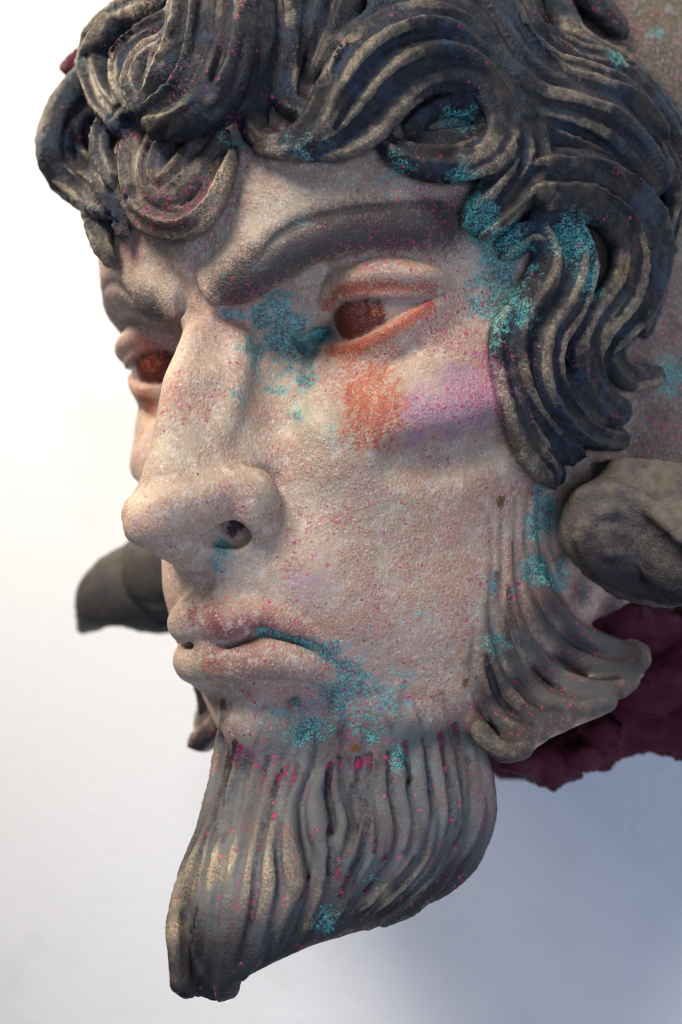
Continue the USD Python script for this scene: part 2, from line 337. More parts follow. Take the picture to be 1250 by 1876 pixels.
# strands right of the forelock
H([(490,-40),(486,0),(492,70),(480,150),(462,215),(478,252),(520,266)], [9,8,6,4,3.5], [4.2,4,3.6,3.2,2.6])
H([(535,-40),(532,0),(536,60),(522,130),(524,185),(553,205)], [8,7,5,3,2.5], [4,3.6,3,2.2])
H([(590,-40),(586,10),(580,75),(566,140)], [6,5,3,1], [4.5,4,3,2])
H([(640,-40),(628,20),(612,70),(590,120)], [5,4,2], [4,4,2.5])
# the big wave
H([(482,262),(530,262),(575,232),(612,165),(655,102),(705,60),(765,38),(825,48),(880,85)], [3.5,6,9,10,10,9], [2.2,3.2,3.8,4,4,4,3.6])
H([(500,272),(560,268),(620,222),(665,165),(715,115),(775,90),(835,92),(890,130),(930,185)], [3.5,5.5,8,9,9,8], [2,3,3.8,4.2,4.4,4])
H([(560,275),(620,272),(675,240),(722,185),(770,145),(828,132),(885,150),(920,200),(922,250),(895,290),(850,305)], [3,5,6.5,7.5,8,7,6], [2,2.8,3.6,4,4.2,4,3.6,3])
H([(700,262),(735,285),(785,300),(840,300),(885,280)], [2.5,4,5,5,5], [2,3.4,3.8,3.4])
H([(755,225),(800,195),(850,190),(890,215)], [2.5,3,3.5,3], [2.2,3,3,2.5])
H([(760,262),(810,265),(860,258),(900,240)], [1,1.5,2,3], [2.2,3,3,2.5])
# above the wave
H([(640,80),(720,25),(790,5),(860,12),(905,60),(945,120),(1000,162),(1060,176),(1115,200),(1170,255),(1205,310)], [5,8,9,10,10,10], [3,4,4.4,4.4,4.2,4.2,4])
H([(700,10),(760,-20),(850,-25),(915,10),(950,70),(1010,128),(1080,150),(1150,178),(1195,230)], [6,8,9,9,9], [3.4,4.2,4.4,4.4,4])
H([(900,-40),(950,0),(985,60),(1040,100),(1100,115),(1145,130)], [6,6,6,5], [4,4.2,4,3])
H([(1000,-30),(1025,20),(1055,70),(1105,98)], [6,6,5], [4,4,3])
H([(1060,-30),(1090,10),(1130,50)], [5,5,4], [4,4,3])
# locks leaving the knot
H([(930,180),(965,205),(1030,207),(1100,235),(1158,285),(1195,335)], [9,9,9,9], [3,3.6,4,3.6])
H([(940,225),(985,232),(1045,260),(1105,290),(1155,330)], [7,6.5,6,6], [3,4,4,3.4])
H([(925,175),(958,225),(975,275),(968,325),(928,378),(888,412)], [8,8,7,5,4], [3.6,4,4.2,4,3])
H([(925,240),(938,290),(918,330),(880,372),(860,400)], [6,6,5,3.5], [3,3.4,3.2,2.2])
# side mass before the ear
H([(1000,300),(1070,305),(1135,340),(1185,405),(1195,480),(1172,555),(1130,610)], [8,9,9,8,6], [4,4.6,5,4.6,4])
H([(1005,358),(1075,368),(1130,412),(1152,470),(1138,535),(1092,595),(1072,655),(1090,715),(1135,755)], [9,10,10,9,8,7,6], [3.4,4.4,4.6,4.6,4.2,4,3])
H([(1000,375),(1048,425),(1066,485),(1045,555),(1008,615),(1003,690),(1035,755),(1085,795),(1135,805)], [6,7,7,7,7,6,5], [3,3.6,4,4,4,3.6,2.6])
H([(990,405),(1018,465),(1008,525),(968,585),(953,645),(968,720),(1005,785),(1050,825)], [5,5.5,5.5,5.5,5,5], [2.6,3.2,3.6,3.8,3.6,3])
H([(985,495),(962,548),(925,600),(922,660),(940,740),(968,810),(1005,860)], [2.5,3,3.5,4,5,5], [2.2,2.8,3,3.4,3.8,3])
H([(935,450),(970,430),(1000,455),(985,500)], [2.5,3.5,3.5,2.5], [3,3.2,3,2.4])
H([(1070,655),(1050,700),(1075,745),(1120,760)], [4,5,5,4], [3,3.6,3.4,2.4])
H([(1130,600),(1120,650),(1150,690),(1200,690)], [3,4,4,3], [3,3.4,3.2,2.4])
H([(960,790),(985,840),(1015,872)], [5,6,5], [3.4,3.6,2.6])
# sideburn
H([(1160,215),(1212,285),(1236,370),(1222,450)], [7,7,6], [3,3.6,3])
H([(1130,110),(1190,170),(1240,250),(1262,330)], [5,6,6], [3,3.6,3])
H([(1195,430),(1205,520),(1180,600)], [4,5,4], [2.4,3,2.4])
S = dict(name='sideburn_strand', kind=5)
H([(968,930),(975,1010),(1003,1093),(1058,1158),(1135,1195),(1172,1198)], [-1.4,-0.6,0.8,2.0,1.0], [1.4,2.2,2.7,2.9,2.4], **S)
H([(950,960),(960,1060),(986,1133),(1036,1192),(1100,1222),(1150,1222),(1172,1212)], [-1.6,-0.8,0.8,2.0,1.0], [1.2,2.0,2.6,2.9,2.2], **S)
H([(932,980),(938,1080),(960,1163),(1003,1226),(1064,1262),(1125,1260),(1150,1250)], [-1.6,-0.8,0.8,2.0,0.6], [1.2,2.0,2.6,2.9,2.2], **S)
H([(908,1000),(911,1100),(926,1182),(964,1253),(1024,1294),(1085,1290),(1112,1284)], [-1.6,-0.8,0.8,2.0,0.4], [1.0,1.8,2.5,2.8,2.2], **S)
H([(892,1050),(888,1130),(898,1198),(925,1258),(968,1308),(1030,1320)], [-1.6,-0.8,0.6,2.0,2.6], [1.0,1.8,2.4,2.6,2.0], **S)
H([(882,1190),(886,1246),(902,1296),(940,1336),(990,1340)], [-1.2,0,1.4,2.2], [1.2,2.0,2.4,2.0], **S)
H([(862,1230),(864,1296),(885,1346),(925,1376),(955,1370)], [-1.2,-0.2,0.6,1.0], [1.2,2.0,2.4,2.2], **S)
H([(925,1040),(928,1130),(945,1200),(985,1262),(1045,1288)], [-1.4,-0.6,0.8,2.0], [0.8,1.2,1.5,1.2], **S)

for q, rad, k, o, sd, h, pts in STR:                 # solid clay under each lock, then the lock itself
    if PARTS[o] == 'sideburn_strand':
        tube(np.array([on(u, v, hh - 1.7) for (u, v), hh in zip(pts, h)]), 1.15 * np.asarray(rad, float), 1.5, o); continue
    if h.max() < 3: continue
    lowp = np.array([on(u, v, 0.35 * hh) for (u, v), hh in zip(pts, h)])
    away = np.linalg.norm(lowp - q, axis=1) < 14
    if away.all(): tube(lowp, 1.05 * np.asarray(rad, float), 2.0, o)
for q, rad, k, o, sd, h, pts in STR:
    hair = h.max() > 2.9 and np.max(rad) > 2.9
    tube(q, (1.12 if hair else 1.0) * np.asarray(rad, float), 0.5, o, ridges=(2, 3, 3, 4)[int(sd * 7) % 4] if hair else 2, amp=(0.46 if hair else 0.40) + 0.04 * (int(sd * 11) % 5), seed=sd, flat=1.45 if hair else 1.15)
# locks on the far side and over the crown
for n_, t0 in enumerate(np.radians(np.arange(-66, -140, -8.0))):
    zz = np.linspace(112, (46 if n_ < 4 else -2) + 8 * (n_ % 3), 9); tt = t0 + 0.09 * np.sin(zz / 11.0 + n_); rr = lookup(RHO, tt, zz) + 2.0
    tube(np.c_[rr * np.sin(tt), AX[1] + rr * np.cos(tt), zz], [6.0, 7.5, 7.5, 7.0, 4.5], 0.8, pid('hair_lock', 1, 0.4), ridges=3, amp=0.5, seed=n_ * 0.7, flat=1.4)
for n_, x0 in enumerate(np.arange(-64, 65, 9.0)):
    ff = np.linspace(-24 - 0.006 * x0 * x0, -118, 8); tube(np.c_[x0 + 3 * np.sin(ff / 9.0 + n_), ff, np.r_[104.0, 108.0, np.full(6, 110.0)]], [6.0, 7.5, 7.5, 7.0], 0.8, pid('hair_lock', 1, 0.5), ridges=3, amp=0.5, seed=n_ * 0.9, flat=1.4)
# the ends of the whiskers run into a rim along the jaw
for q, rad, k, o, sd, h, pts in [t for t in STR if PARTS[t[3]] == 'sideburn_strand']:
    tube(mir(q), np.asarray(rad, float) * 1.15, 0.8, pid('sideburn_strand', 5, 0.3), ridges=2, amp=0.4, seed=sd, flat=1.15)
RIM = [q[-1] + 0.035 * (np.array([0, AX[1], q[-1][2]]) - q[-1]) for q, rad, k, o, sd, h, pts in STR if PARTS[o] == 'sideburn_strand' and len(pts) >= 5 or PARTS[o] == 'sideburn_strand' and pts[0][0] < 884]
RIM = np.array(sorted(RIM, key=lambda p: -p[2]))
tube(RIM, 3.3, 1.6, 0); tube(mir(RIM), 3.6, 1.2, 0)
# ------------------------------------------------------------------ beard
BD = dict(name='beard_strand', kind=6)
beard = [  # (places, lateral X from root to tip, radius)
 ([(410,1352),(384,1490),(342,1610),(328,1708),(331,1798)], [0,0,0,0], [2.4,2.6,2.6,2.6,2.0]),
 ([(434,1350),(402,1490),(362,1588),(347,1670),(346,1756),(343,1808)], [3,4,4,3], [2.4,3,3.2,3.2,2]),
 ([(458,1350),(420,1482),(390,1588),(380,1684),(372,1803)], [6,8,8,5], [2.4,3,3.2,3,2.2]),
 ([(482,1372),(449,1492),(420,1607),(402,1732),(392,1810)], [9,11.5,11,7], [2.4,3,3.2,3,2.2]),
 ([(511,1375),(482,1468),(454,1588),(442,1665),(422,1761),(414,1808)], [12,15,14,9], [2.4,3,3.4,3.2,2.4]),
 ([(535,1400),(506,1492),(490,1569),(488,1646),(462,1736),(441,1782)], [14.5,18,17,12], [2.4,3.2,3.4,3.2,2.4]),
 ([(560,1392),(530,1468),(526,1540),(536,1612),(517,1684),(500,1745)], [17,20.5,20,16], [2.4,3.2,3.4,3.2,2.4]),
 ([(600,1388),(578,1454),(583,1516),(596,1569),(584,1636),(548,1700),(512,1744)], [20,23.5,23,19], [2.4,3.2,3.4,3.2,2.4]),
 ([(632,1388),(637,1444),(664,1502),(650,1550),(626,1598),(608,1664),(562,1716)], [23.5,27,26,22], [2.4,3,3.2,3.4,2.6]),
 ([(612,1384),(622,1450),(632,1510),(622,1560),(604,1610)], [0], [2.2,2.6,2.6,2.4,1.8]),
 ([(652,1376),(655,1440),(674,1500),(668,1550)], [0], [2.2,2.6,2.6,2.0]),
 ([(700,1374),(702,1450),(716,1520),(706,1575),(660,1625)], [0], [2.2,2.6,2.6,2.4,1.8]),
 ([(684,1385),(671,1444),(682,1510),(682,1564),(660,1607),(630,1660)], [26.5,29,28,25.5], [2.4,3,3.2,3,2.4]),
 ([(722,1366),(732,1444),(748,1516),(730,1578),(684,1631),(636,1672)], [29.5,32,31,27], [2.4,3.2,3.4,3.2,2.4]),
 ([(762,1345),(770,1444),(780,1502),(760,1569),(702,1636),(648,1684)], [32.5,35,34,28], [2.6,3.4,3.4,3.4,2.6]),
 ([(790,1332),(808,1438),(813,1502),(780,1588),(722,1655),(674,1694)], [35,37.5,36,29], [2.6,3.2,3.4,3.4,2.6]),
 ([(818,1330),(838,1434),(842,1516),(808,1598),(755,1655),(703,1690)], [37.5,40,38,30], [2.4,3,3.2,3.2,2.4]),
 ([(844,1312),(863,1412),(868,1484),(842,1546),(795,1604),(742,1656)], [40,42.5,40.5,32], [2.4,3,3.2,3.2,2.4]),
 ([(876,1369),(889,1430),(889,1500),(856,1575),(806,1625),(748,1662)], [43,44,42,32], [2.4,3,3.2,3.2,2.4]),
]
def beard_surf(p):
    z = p[..., 2]
    a = np.interp(z, [-140, -130, -120, -108, -90], [0.075, 0.055, 0.036, 0.029, 0.030])
    f0 = np.interp(z, [-140, -136, -123.7, -114.3, -103.5, -90], [23.5, 26, 28.5, 26.0, 17.6, 11.0]) - 0.2756 / a
    return p[..., 1] - (f0 - a * p[..., 0]**2)
def on_beard(u, v):
    q = CC + ray(u, v) * TT[:, None]; d = beard_surf(q)
    q, d = q[q[:, 0] > -40], d[q[:, 0] > -40]
    i = np.argmax(d < 0) if (d < 0).any() else np.argmin(d)
    return q[i]
BQ = [np.vstack([[on(pts[0][0] + 6, pts[0][1] - 45 - 22 * ((i_ * 7) % 4), -1.0)], [on_beard(u, v) for u, v in pts]]) for i_, (pts, xs, rad) in enumerate(beard)]
def inner(q): return q
core = []
for q in BQ: core += [q, mir(q)]
allp = np.vstack(core)
# solid under the strands, in overlapping convex slices from chin to tip
FILL = pid('beard', 6, 0.5)
fr = [(0.0, 0.36), (0.26, 0.62), (0.5, 0.82), (0.70, 0.90)]
for a, b in fr:
    pp = []
    for q in BQ:
        c, _ = spline(q, 1.0, 1.0); i0, i1 = int(a * (len(c)-1)), int(b * (len(c)-1))
        c = c[i0:i1+1:3]; pp += [c, np.c_[-0.85 * np.abs(c[:, 0]), c[:, 1:]]]
    if a > 0.7: pp = [p_ * [0.8, 1, 1] - [0, 0.6, 0] if n_ % 2 else p_ for n_, p_ in enumerate(pp)]
    pp = np.vstack(pp)
    if a == 0.0: pp = np.vstack([pp, [(28,-55,-98),(-28,-55,-98),(20,-50,-88),(-20,-50,-88),(0,0,-85)]])
    hull(pp, (2.2 if a == 0 else 1.5) if a < 0.6 else (1.4 if a < 0.7 else 2.6), 4.0 if a == 0 else 1.0, FILL)
edge = [on_beard(u, v) for u, v in [(412,1792),(438,1784),(464,1766),(508,1740),(560,1718),(640,1694),(720,1672),(800,1626),(856,1574),(886,1510)]]
edge = np.array(edge) + 0.04 * (np.array([0, -40, -118]) - np.array(edge))
tube(edge, [2.0, 2.2, 2.6, 3.0, 3.0, 3.0, 2.8, 2.4, 2.2, 2.0], 3.5, FILL)
for (pts, xs, rad), q in zip(beard, BQ):
    rad = [0.8 * rad[0]] + list(rad)
    if pts[-1][0] > 435: rad[-1] *= 0.6
    rng = np.random.default_rng(int(pts[0][0]))
    o = pid('beard_strand', 6, rng.random()); tube(q, np.array(rad) * (np.interp(np.linspace(0, 1, len(rad)), [0, 0.5, 1], [0.78, 0.80, 1.25]) if q[2, 0] < 12 else 0.85), 0.3, o, ridges=3, amp=0.25, seed=rng.random() * 6)
    if q[:, 0].max() > 4:
        o = pid('beard_strand', 6, rng.random()); tube(np.c_[-0.8 * np.abs(q[:, 0]), q[:, 1] - 0.8, q[:, 2]], np.array(rad) * 0.7, 0.4, o)

# tool-cut grooves where two strands lie side by side
def resamp(pts, n):
    p = np.asarray(pts, float); l = np.r_[0, np.cumsum(np.linalg.norm(np.diff(p, axis=0), axis=1))]; t = np.linspace(0, l[-1], n)
    return np.c_[np.interp(t, l, p[:, 0]), np.interp(t, l, p[:, 1])]
STROKES = []
def cuts(lines, near_px, far_px, rad, seed, hmax=5.0):
    rng = np.random.default_rng(seed); R = [resamp(spline(np.c_[np.asarray(l, float), np.zeros(len(l))], 1.0, 4.0)[0][:, :2], 26) for l in lines]
    for i in range(len(R)):
        for j in range(i + 1, len(R)):
            d, k = cKDTree(R[j]).query(R[i]); ok = (d > near_px) & (d < far_px) & (k > 0) & (k < 25)
            if ok.sum() < 7: continue
            run, best = [], []
            for q in range(26):
                if ok[q]: run.append(q)
                else: run = []
                if len(run) > len(best): best = list(run)
            if len(best) < 7: continue
            m = 0.5 * (R[i][best] + R[j][k[best]])
            p = np.array([srf(u, v, 0.0) for u, v in m if -20 < u < 1275 and -20 < v < 1890])
            if len(p) < 6: continue
            st = np.linalg.norm(np.diff(p, axis=0), axis=1); brk = np.nonzero(st > 7)[0]
            seg = max(np.split(p, brk + 1), key=len)
            if len(seg) < 6: continue
            w = np.sin(np.linspace(0.15, np.pi - 0.15, len(seg))) ** 0.6 * rad * rng.uniform(0.8, 1.25)
            groove(seg, w, 0.5); STROKES.append((seg, rng.uniform(0.35, 0.95), seed))
cuts([pts for pts, xs, rad in beard], 9, 52, 1.1, 1)
cuts([t[6] for t in STR if PARTS[t[3]] == 'sideburn_strand'], 12, 60, 0.95, 2)
for ln, w_ in (([(897,950),(903,1040),(893,1140),(884,1200)],.55),([(918,930),(920,1040),(914,1120),(922,1180)],.6),([(945,915),(945,1010),(950,1085),(972,1150)],.65),([(968,900),(966,985),(975,1050),(1000,1120)],.65),
               ([(990,905),(986,980),(996,1040),(1030,1100),(1080,1150)],.7),([(1012,930),(1012,1000),(1035,1055),(1085,1110)],.65),([(1040,960),(1048,1010),(1085,1065)],.6),([(868,1150),(862,1230),(872,1300)],.5),([(700,1300),(720,1340),(735,1400)],.5),([(760,1290),(775,1330),(790,1390)],.5),([(810,1270),(822,1320),(835,1380)],.5),([(640,1320),(610,1360),(590,1400)],.5),([(560,1335),(530,1370),(505,1420)],.5),([(480,1330),(468,1370),(450,1430)],.5)):
    p_ = np.array([srf(u, v, 0.0) for u, v in resamp(ln, 14)]); groove(p_, np.sin(np.linspace(0.2, np.pi - 0.2, 14)) * w_ * 1.25, 0.6)
    STROKES.append((p_, 0.42, 9))
cuts([t[6] for t in STR if PARTS[t[3]] == 'hair_lock'], 18, 62, 0.95, 3)
# ------------------------------------------------------------------ ears
def flat_tube(pts, rad, scl, k, owner, carve=False):
    c, r = spline(pts, rad); scl = np.asarray(scl, float)
    s, g = window((c - r[:, None] * 1.3 / scl.min()).min(0) - 4, (c + r[:, None] * 1.3 / scl.min()).max(0) + 4)
    sh = g.shape[:3]; dist, idx = cKDTree(c * scl).query(g.reshape(-1, 3) * scl, workers=-1)
    d = ((dist - r[idx]) / (0.5 * (scl.max() + 1))).reshape(sh).astype(np.float32)
    (cut(s, d, k) if carve else merge(s, d, k, owner))
for f in ((lambda a: a), mir):
    o = pid('ear', 7)
    ax = [P(1116, 968, X=71), P(1160, 972, X=74), P(1230, 982, X=82), P(1300, 1000, X=93), np.array([115.0, -54.0, -67.0])]
    flat_tube([f(a) for a in ax], [11.5, 16.5, 17.0, 10.5, 2.8], (1, 1.25, 1), 2.5, o)
    if f is mir: ER = EAR_R
    else: ER = EAR_R = {}
    if not ER:
        ER['crest'] = [srf(1062, 908, 0.2), srf(1120, 900, 0.3), srf(1175, 918, 0.4), srf(1225, 958, 0.3), srf(1249, 985, 0.2)]
        ER['top'] = [srf(1090, 862, -0.5), srf(1150, 858, -0.5), srf(1210, 868, -0.5), srf(1249, 890, -0.8)]
        ER['hollow'] = [srf(1096, 968, 1.4), srf(1140, 962, 1.2), srf(1195, 990, 1.0), srf(1248, 1028, 1.2)]
        ER['rim'] = [srf(1066, 985, -0.8), srf(1098, 1040, -0.6), srf(1165, 1072, -0.6), srf(1249, 1090, -0.8)]
        ER['cut'] = [srf(1070, 1010, 0.2), srf(1120, 1080, 0.2), srf(1190, 1104, 0.2)]
    if f is mir: continue
    groove([f(a) for a in ER['hollow']], [2.4, 3.4, 3.8, 3.0], 3.5)
    tube([f(a) for a in ER['crest']], [1.2, 1.8, 2.0, 1.8, 1.2], 2.2, o)
    for a_, b_ in (((1085, 1000), (1240, 1060)), ((1100, 1040), (1245, 1085)), ((1085, 930), (1180, 945))):
        tube([srf(a_[0] + (b_[0] - a_[0]) * t, a_[1] + (b_[1] - a_[1]) * t + 9 * math.sin(9 * t + a_[1]), -0.5) for t in np.linspace(0, 1, 7)], [0.7, 1.2, 1.1, 0.6], 1.2, o)
    tube([f(a) for a in ER['top']], [1.5, 2.2, 2.2, 1.8], 3.0, o)
    tube([f(a) for a in ER['rim']], [1.8, 2.6, 2.8, 2.4], 2.0, o)

# rough backing under the jaw, against the wall
BK = pid('backing', 8)
rb = np.random.default_rng(5)
kp = P(140, 118, X=-58); KN = pid('clay_knob', 8); ball(kp, (3.5, 3.5, 5.0), 1.0, KN); tube([kp, kp + 0.22 * (np.array([0, AX[1], kp[2] - 10]) - kp)], [3.0, 4.0], 1.5, KN)
for u, v, F, r in [(1140,1138,-90,8),(1085,1125,-84,6),(1185,1150,-98,9),(955,1395,-72,6),(1010,1390,-82,8),(1075,1365,-92,9),(1120,1330,-98,11),(1190,1330,-106,11),(1250,1320,-112,13),(1230,1230,-104,14),(1180,1250,-98,11),(1310,1310,-118,14),(1290,1180,-112,15),(1060,1330,-112,14),(990,1370,-116,12),(930,1360,-118,12),(1150,1290,-122,16),(1105,1345,-84,5),(1065,1385,-80,4)]:
    ball(P(u, v, F=F), r * np.array([1, 1, 0.8]) * rb.uniform(0.9, 1.1, 3), 2.0, BK)
# ------------------------------------------------------------------ surface nets
def surface(F, O):
    ins = F < 0
    s = ins[:-1,:-1,:-1].astype(np.int8)
    cnt = np.zeros(tuple(n-1 for n in F.shape), np.int8)
    for a in (0,1):
        for b in (0,1):
            for c in (0,1): cnt += ins[a:F.shape[0]-1+a, b:F.shape[1]-1+b, c:F.shape[2]-1+c]
    act = np.argwhere((cnt > 0) & (cnt < 8))
    vid = np.full(cnt.shape, -1, np.int32); vid[tuple(act.T)] = np.arange(len(act))
    acc = np.zeros((len(act), 3)); num = np.zeros(len(act))
    cs = [(a,b,c) for a in (0,1) for b in (0,1) for c in (0,1)]
    val = {c: F[act[:,0]+c[0], act[:,1]+c[1], act[:,2]+c[2]] for c in cs}
    for c in cs:
        for k in range(3):
            if c[k] == 0:
                e = list(c); e[k] = 1; a, b = val[c], val[tuple(e)]
                m = (a < 0) != (b < 0)
                t = np.where(m, a / np.where(m, a - b, 1), 0)
                p = np.tile(np.array(c, float), (len(act), 1)); p[:, k] += t
                acc[m] += p[m]; num[m] += 1
    v = act + acc / num[:, None]
    faces = []
    for k in range(3):
        sl0 = [slice(None)]*3; sl1 = [slice(None)]*3; sl0[k] = slice(0, -1); sl1[k] = slice(1, None)
        a, b = ins[tuple(sl0)], ins[tuple(sl1)]
        e = np.argwhere(a != b); fl = a[tuple(e.T)]
        i, j = (k+1) % 3, (k+2) % 3
        ok = (e[:, i] > 0) & (e[:, j] > 0) & (e[:, i] < F.shape[i]-1) & (e[:, j] < F.shape[j]-1)
        e, fl = e[ok], fl[ok]
        q = []
        for di, dj in ((1,1),(0,1),(0,0),(1,0)):
            g = e.copy(); g[:, i] -= di; g[:, j] -= dj; q.append(vid[tuple(g.T)])
        q = np.stack(q, 1); q[~fl] = q[~fl][:, ::-1]
        faces.append(q)
    return v, np.vstack(faces)
V, Q = surface(FLD, OWN)
gi = V.T
own_v = OWN[tuple(np.clip(np.rint(V).astype(int), 0, N-1).T)]
SM = FLD if VOX > 0.9 else FLD
band = np.clip(FLD, -6, 6)
def samp(A): return map_coordinates(A, gi, order=1, mode='nearest')
sm1 = gaussian_filter(band, 0.5 / VOX)
grad = np.stack([samp(np.gradient(sm1, axis=k)) for k in range(3)], 1)
NRM = grad / np.maximum(np.linalg.norm(grad, axis=1, keepdims=True), 1e-9)
CAV = samp(gaussian_filter(band, 1.8 / VOX)) ; CAV2 = samp(gaussian_filter(band, 4.0 / VOX))   # + on ridges, - in hollows
VP = LO + V * VOX
kind = np.array([k for k, t in PTONE]); kv = kind[own_v]
AMP = np.array([0.12, 0.42, 0.12, 0.0, 0.0, 0.20, 0.18, 0.60, 1.5, 0.08, 0.08])[kv]
AMP = AMP + 0.55 * (kv == 0) * np.clip((-VP[:, 1] - 56) / 10, 0, 1)
VP = VP + NRM * (AMP * 2 * ((meshkit.fbm(VP / 1.7 + 70, 3, 3) - 0.5) + np.where(kv == 8, 2.5, 0.7) * (meshkit.fbm(VP / 7.0 + 70, 2, 9) - 0.5)))[:, None]
del sm1, band
# split quads along the shorter diagonal
d1 = np.linalg.norm(VP[Q[:,0]]-VP[Q[:,2]], axis=1); d2 = np.linalg.norm(VP[Q[:,1]]-VP[Q[:,3]], axis=1)
m = d1 <= d2
T = np.vstack([Q[m][:, [0,1,2]], Q[m][:, [0,2,3]], Q[~m][:, [0,1,3]], Q[~m][:, [1,2,3]]])

# ------------------------------------------------------------------ colours of the paint, per vertex
tone = np.array([t for k, t in PTONE], float); tv = tone[own_v]
nz = lambda sc, o=3, sd=0: meshkit.fbm(VP / sc + 50, o, sd)
SKIN, HAIR, BEARD, CURL = np.array([.375,.295,.235]), np.array([.017,.020,.027]), np.array([.105,.112,.120]), np.array([.055,.043,.037])
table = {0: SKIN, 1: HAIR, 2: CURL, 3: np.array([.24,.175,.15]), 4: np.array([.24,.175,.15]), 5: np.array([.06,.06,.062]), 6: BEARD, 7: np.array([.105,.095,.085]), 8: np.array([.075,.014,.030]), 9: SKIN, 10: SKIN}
# the iris: a round field of the eyeball
for f, o, e in (((lambda a: a), IRIS[0], EYE), (mir, IRIS[1], EYE2)):
    m_ = (own_v == e) & (np.linalg.norm(VP - f(iris_p), axis=1) < 7.2); own_v[m_] = o
kv = kind[own_v]
BROW = []
for f in ((lambda a: a), mir):
    c_, _ = spline(np.array([f(srf(u, v, 0.0)) for u, v in [(425,535),(480,490),(540,448),(640,405),(740,396),(815,398)]]), 1.0)
    d_ = cKDTree(c_).query(VP, distance_upper_bound=4.2)[0]; o = pid('eyebrow', 0); BROW.append(o)
    own_v[(kv == 0) & np.isfinite(d_) & ((own_v == 0))] = o
COL = np.array([table[k] for k in range(11)])[kv]
for f in ((lambda a: a), mir):
    w_ = (smooth01((7.6 - np.linalg.norm(VP - f(iris_p), axis=1)) / 0.8) * np.isin(kv, (3, 4)))[:, None]
    COL = COL * (1 - w_) + np.array([.065, .010, .006]) * w_
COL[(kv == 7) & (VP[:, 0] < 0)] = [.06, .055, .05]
scalp = (kv == 0) & ((VP[:, 2] > 52 + 0.25 * VP[:, 1]) & (VP[:, 1] < -22) | (VP[:, 2] > 66))
COL[scalp] = HAIR * 1.4
tip_ = smooth01((-VP[:, 2] - 119) / 14) * (kv == 6)
COL = COL * (1 - 0.72 * tip_[:, None])
COL = COL * np.where((kv == 1) | (kv == 2) | (kv == 5) | (kv == 6), 0.8 + 0.4 * tv, 1.0)[:, None]
from scipy.sparse import coo_matrix
_e = np.vstack([T[:, [0,1]], T[:, [1,2]], T[:, [2,0]]]); _e = np.vstack([_e, _e[:, ::-1]])
ADJ = coo_matrix((np.ones(len(_e), np.float32), (_e[:, 0], _e[:, 1])), shape=(len(VP),)*2).tocsr(); DEG = np.asarray(ADJ.sum(1)).ravel()
def diffuse(x, mm):
    x = np.asarray(x, np.float32)
    for _ in range(int((mm / VOX)**2 * 1.5) + 1): x = 0.5 * x + 0.5 * (ADJ @ x) / (DEG[:, None] if x.ndim > 1 else DEG)
    return x
b_ = diffuse((kv == 6).astype(float), 4.0); b_ = np.clip(4 * b_ * (1 - b_) * 1.3, 0, 1)[:, None] * (kv != 1)[:, None]
sharp = np.isin(kv, (3, 4))[:, None]
COL = np.where(sharp, diffuse(COL, 0.4), diffuse(COL, 2.2) * (1 - b_) + diffuse(COL, 5.0) * b_)
# the beard pales towards the cheek, the chin and its roots; the forehead curl is nearly bare clay
def spot(u, v, rpx, on_h=2.0):
    c = srf(u, v, 0.0)
    d = np.linalg.norm(VP - c, axis=1) / (rpx * 0.122)
    return np.exp(-d * d * 1.2)
def line(pts, rpx, fn=None):
    c, _ = spline(np.array([(fn or (lambda u, v: srf(u, v, 0.0)))(*p) for p in pts]), 1.0)
    d = cKDTree(c).query(VP, distance_upper_bound=rpx * 0.122 * 3)[0] / (rpx * 0.122)
    return np.exp(-np.minimum(d, 5)**2 * 1.2)
def add(spots):
    a = np.zeros(len(VP))
    for sp in spots: a = np.maximum(a, sp[3] * spot(*sp[:3]))
    return a
skin = diffuse(np.isin(kv, (0, 9, 10)) + 0.25 * (kv == 2), 1.0); hairm = diffuse((kv == 1) + 0.8 * (kv == 2), 0.8); brd = diffuse(np.isin(kv, (5, 6)).astype(float), 0.8)
TEAL = 1.32 * add([(905,545,70,.85),(880,395,45,.9),(930,460,60,1.),(1050,440,55,.9),(1085,510,50,.7),(525,625,75,.85),(470,650,60,.55),(545,760,50,.5),(510,560,50,.7),(590,615,38,.95),(562,700,35,.75),(480,585,45,.7),(500,700,70,.45),
   (720,330,60,.30),(430,255,50,.5),(560,290,60,.4),(605,1190,30,.9),(625,1225,28,1.),(640,1270,75,.7),(570,1330,70,.5),(690,1290,75,.55),(500,1320,50,.35),(730,1260,70,.4),(408,1002,24,.9),(400,1030,40,.45),(995,950,60,.8),(985,1040,50,.7),(1030,1060,45,.6),
   (905,1180,38,.65),(905,1070,40,.4),(830,220,55,.7),(735,1390,35,.5),(690,1600,45,.35),(600,1690,45,.45),(450,720,60,.4),(560,1180,35,.55),(960,580,40,.5),(1230,690,60,.6),(1200,60,40,.4),(1130,110,40,.5),(730,300,40,.4),(850,330,40,.7),(600,790,70,.3),(780,1130,120,.22),(540,600,40,.8),(660,1180,80,.3)])
TEAL = np.maximum(TEAL, 0.95 * line([(478,1156),(528,1168),(578,1190),(630,1232),(650,1262)], 17))
TEAL = np.maximum(TEAL, 0.85 * line([(868,425),(905,470),(935,530),(918,585),(905,630)], 26))
TEAL = np.maximum(TEAL, 0.75 * line([(985,900),(990,960),(992,1030),(1020,1080)], 24))
TEAL = np.maximum(TEAL, 0.7 * line([(420,575),(490,590),(560,620),(558,700)], 22))
TEAL = np.maximum(TEAL, 0.6 * line([(540,1290),(600,1300),(680,1350)], 24))
TEAL = np.maximum(TEAL, 0.22 * (skin > 0.3) * np.clip((nz(17, 3, 61) - 0.42) * 5, 0, 1))
TEAL = TEAL * np.clip(0.25 + 1.5 * nz(4.5, 3, 21), 0.3, 1.15)
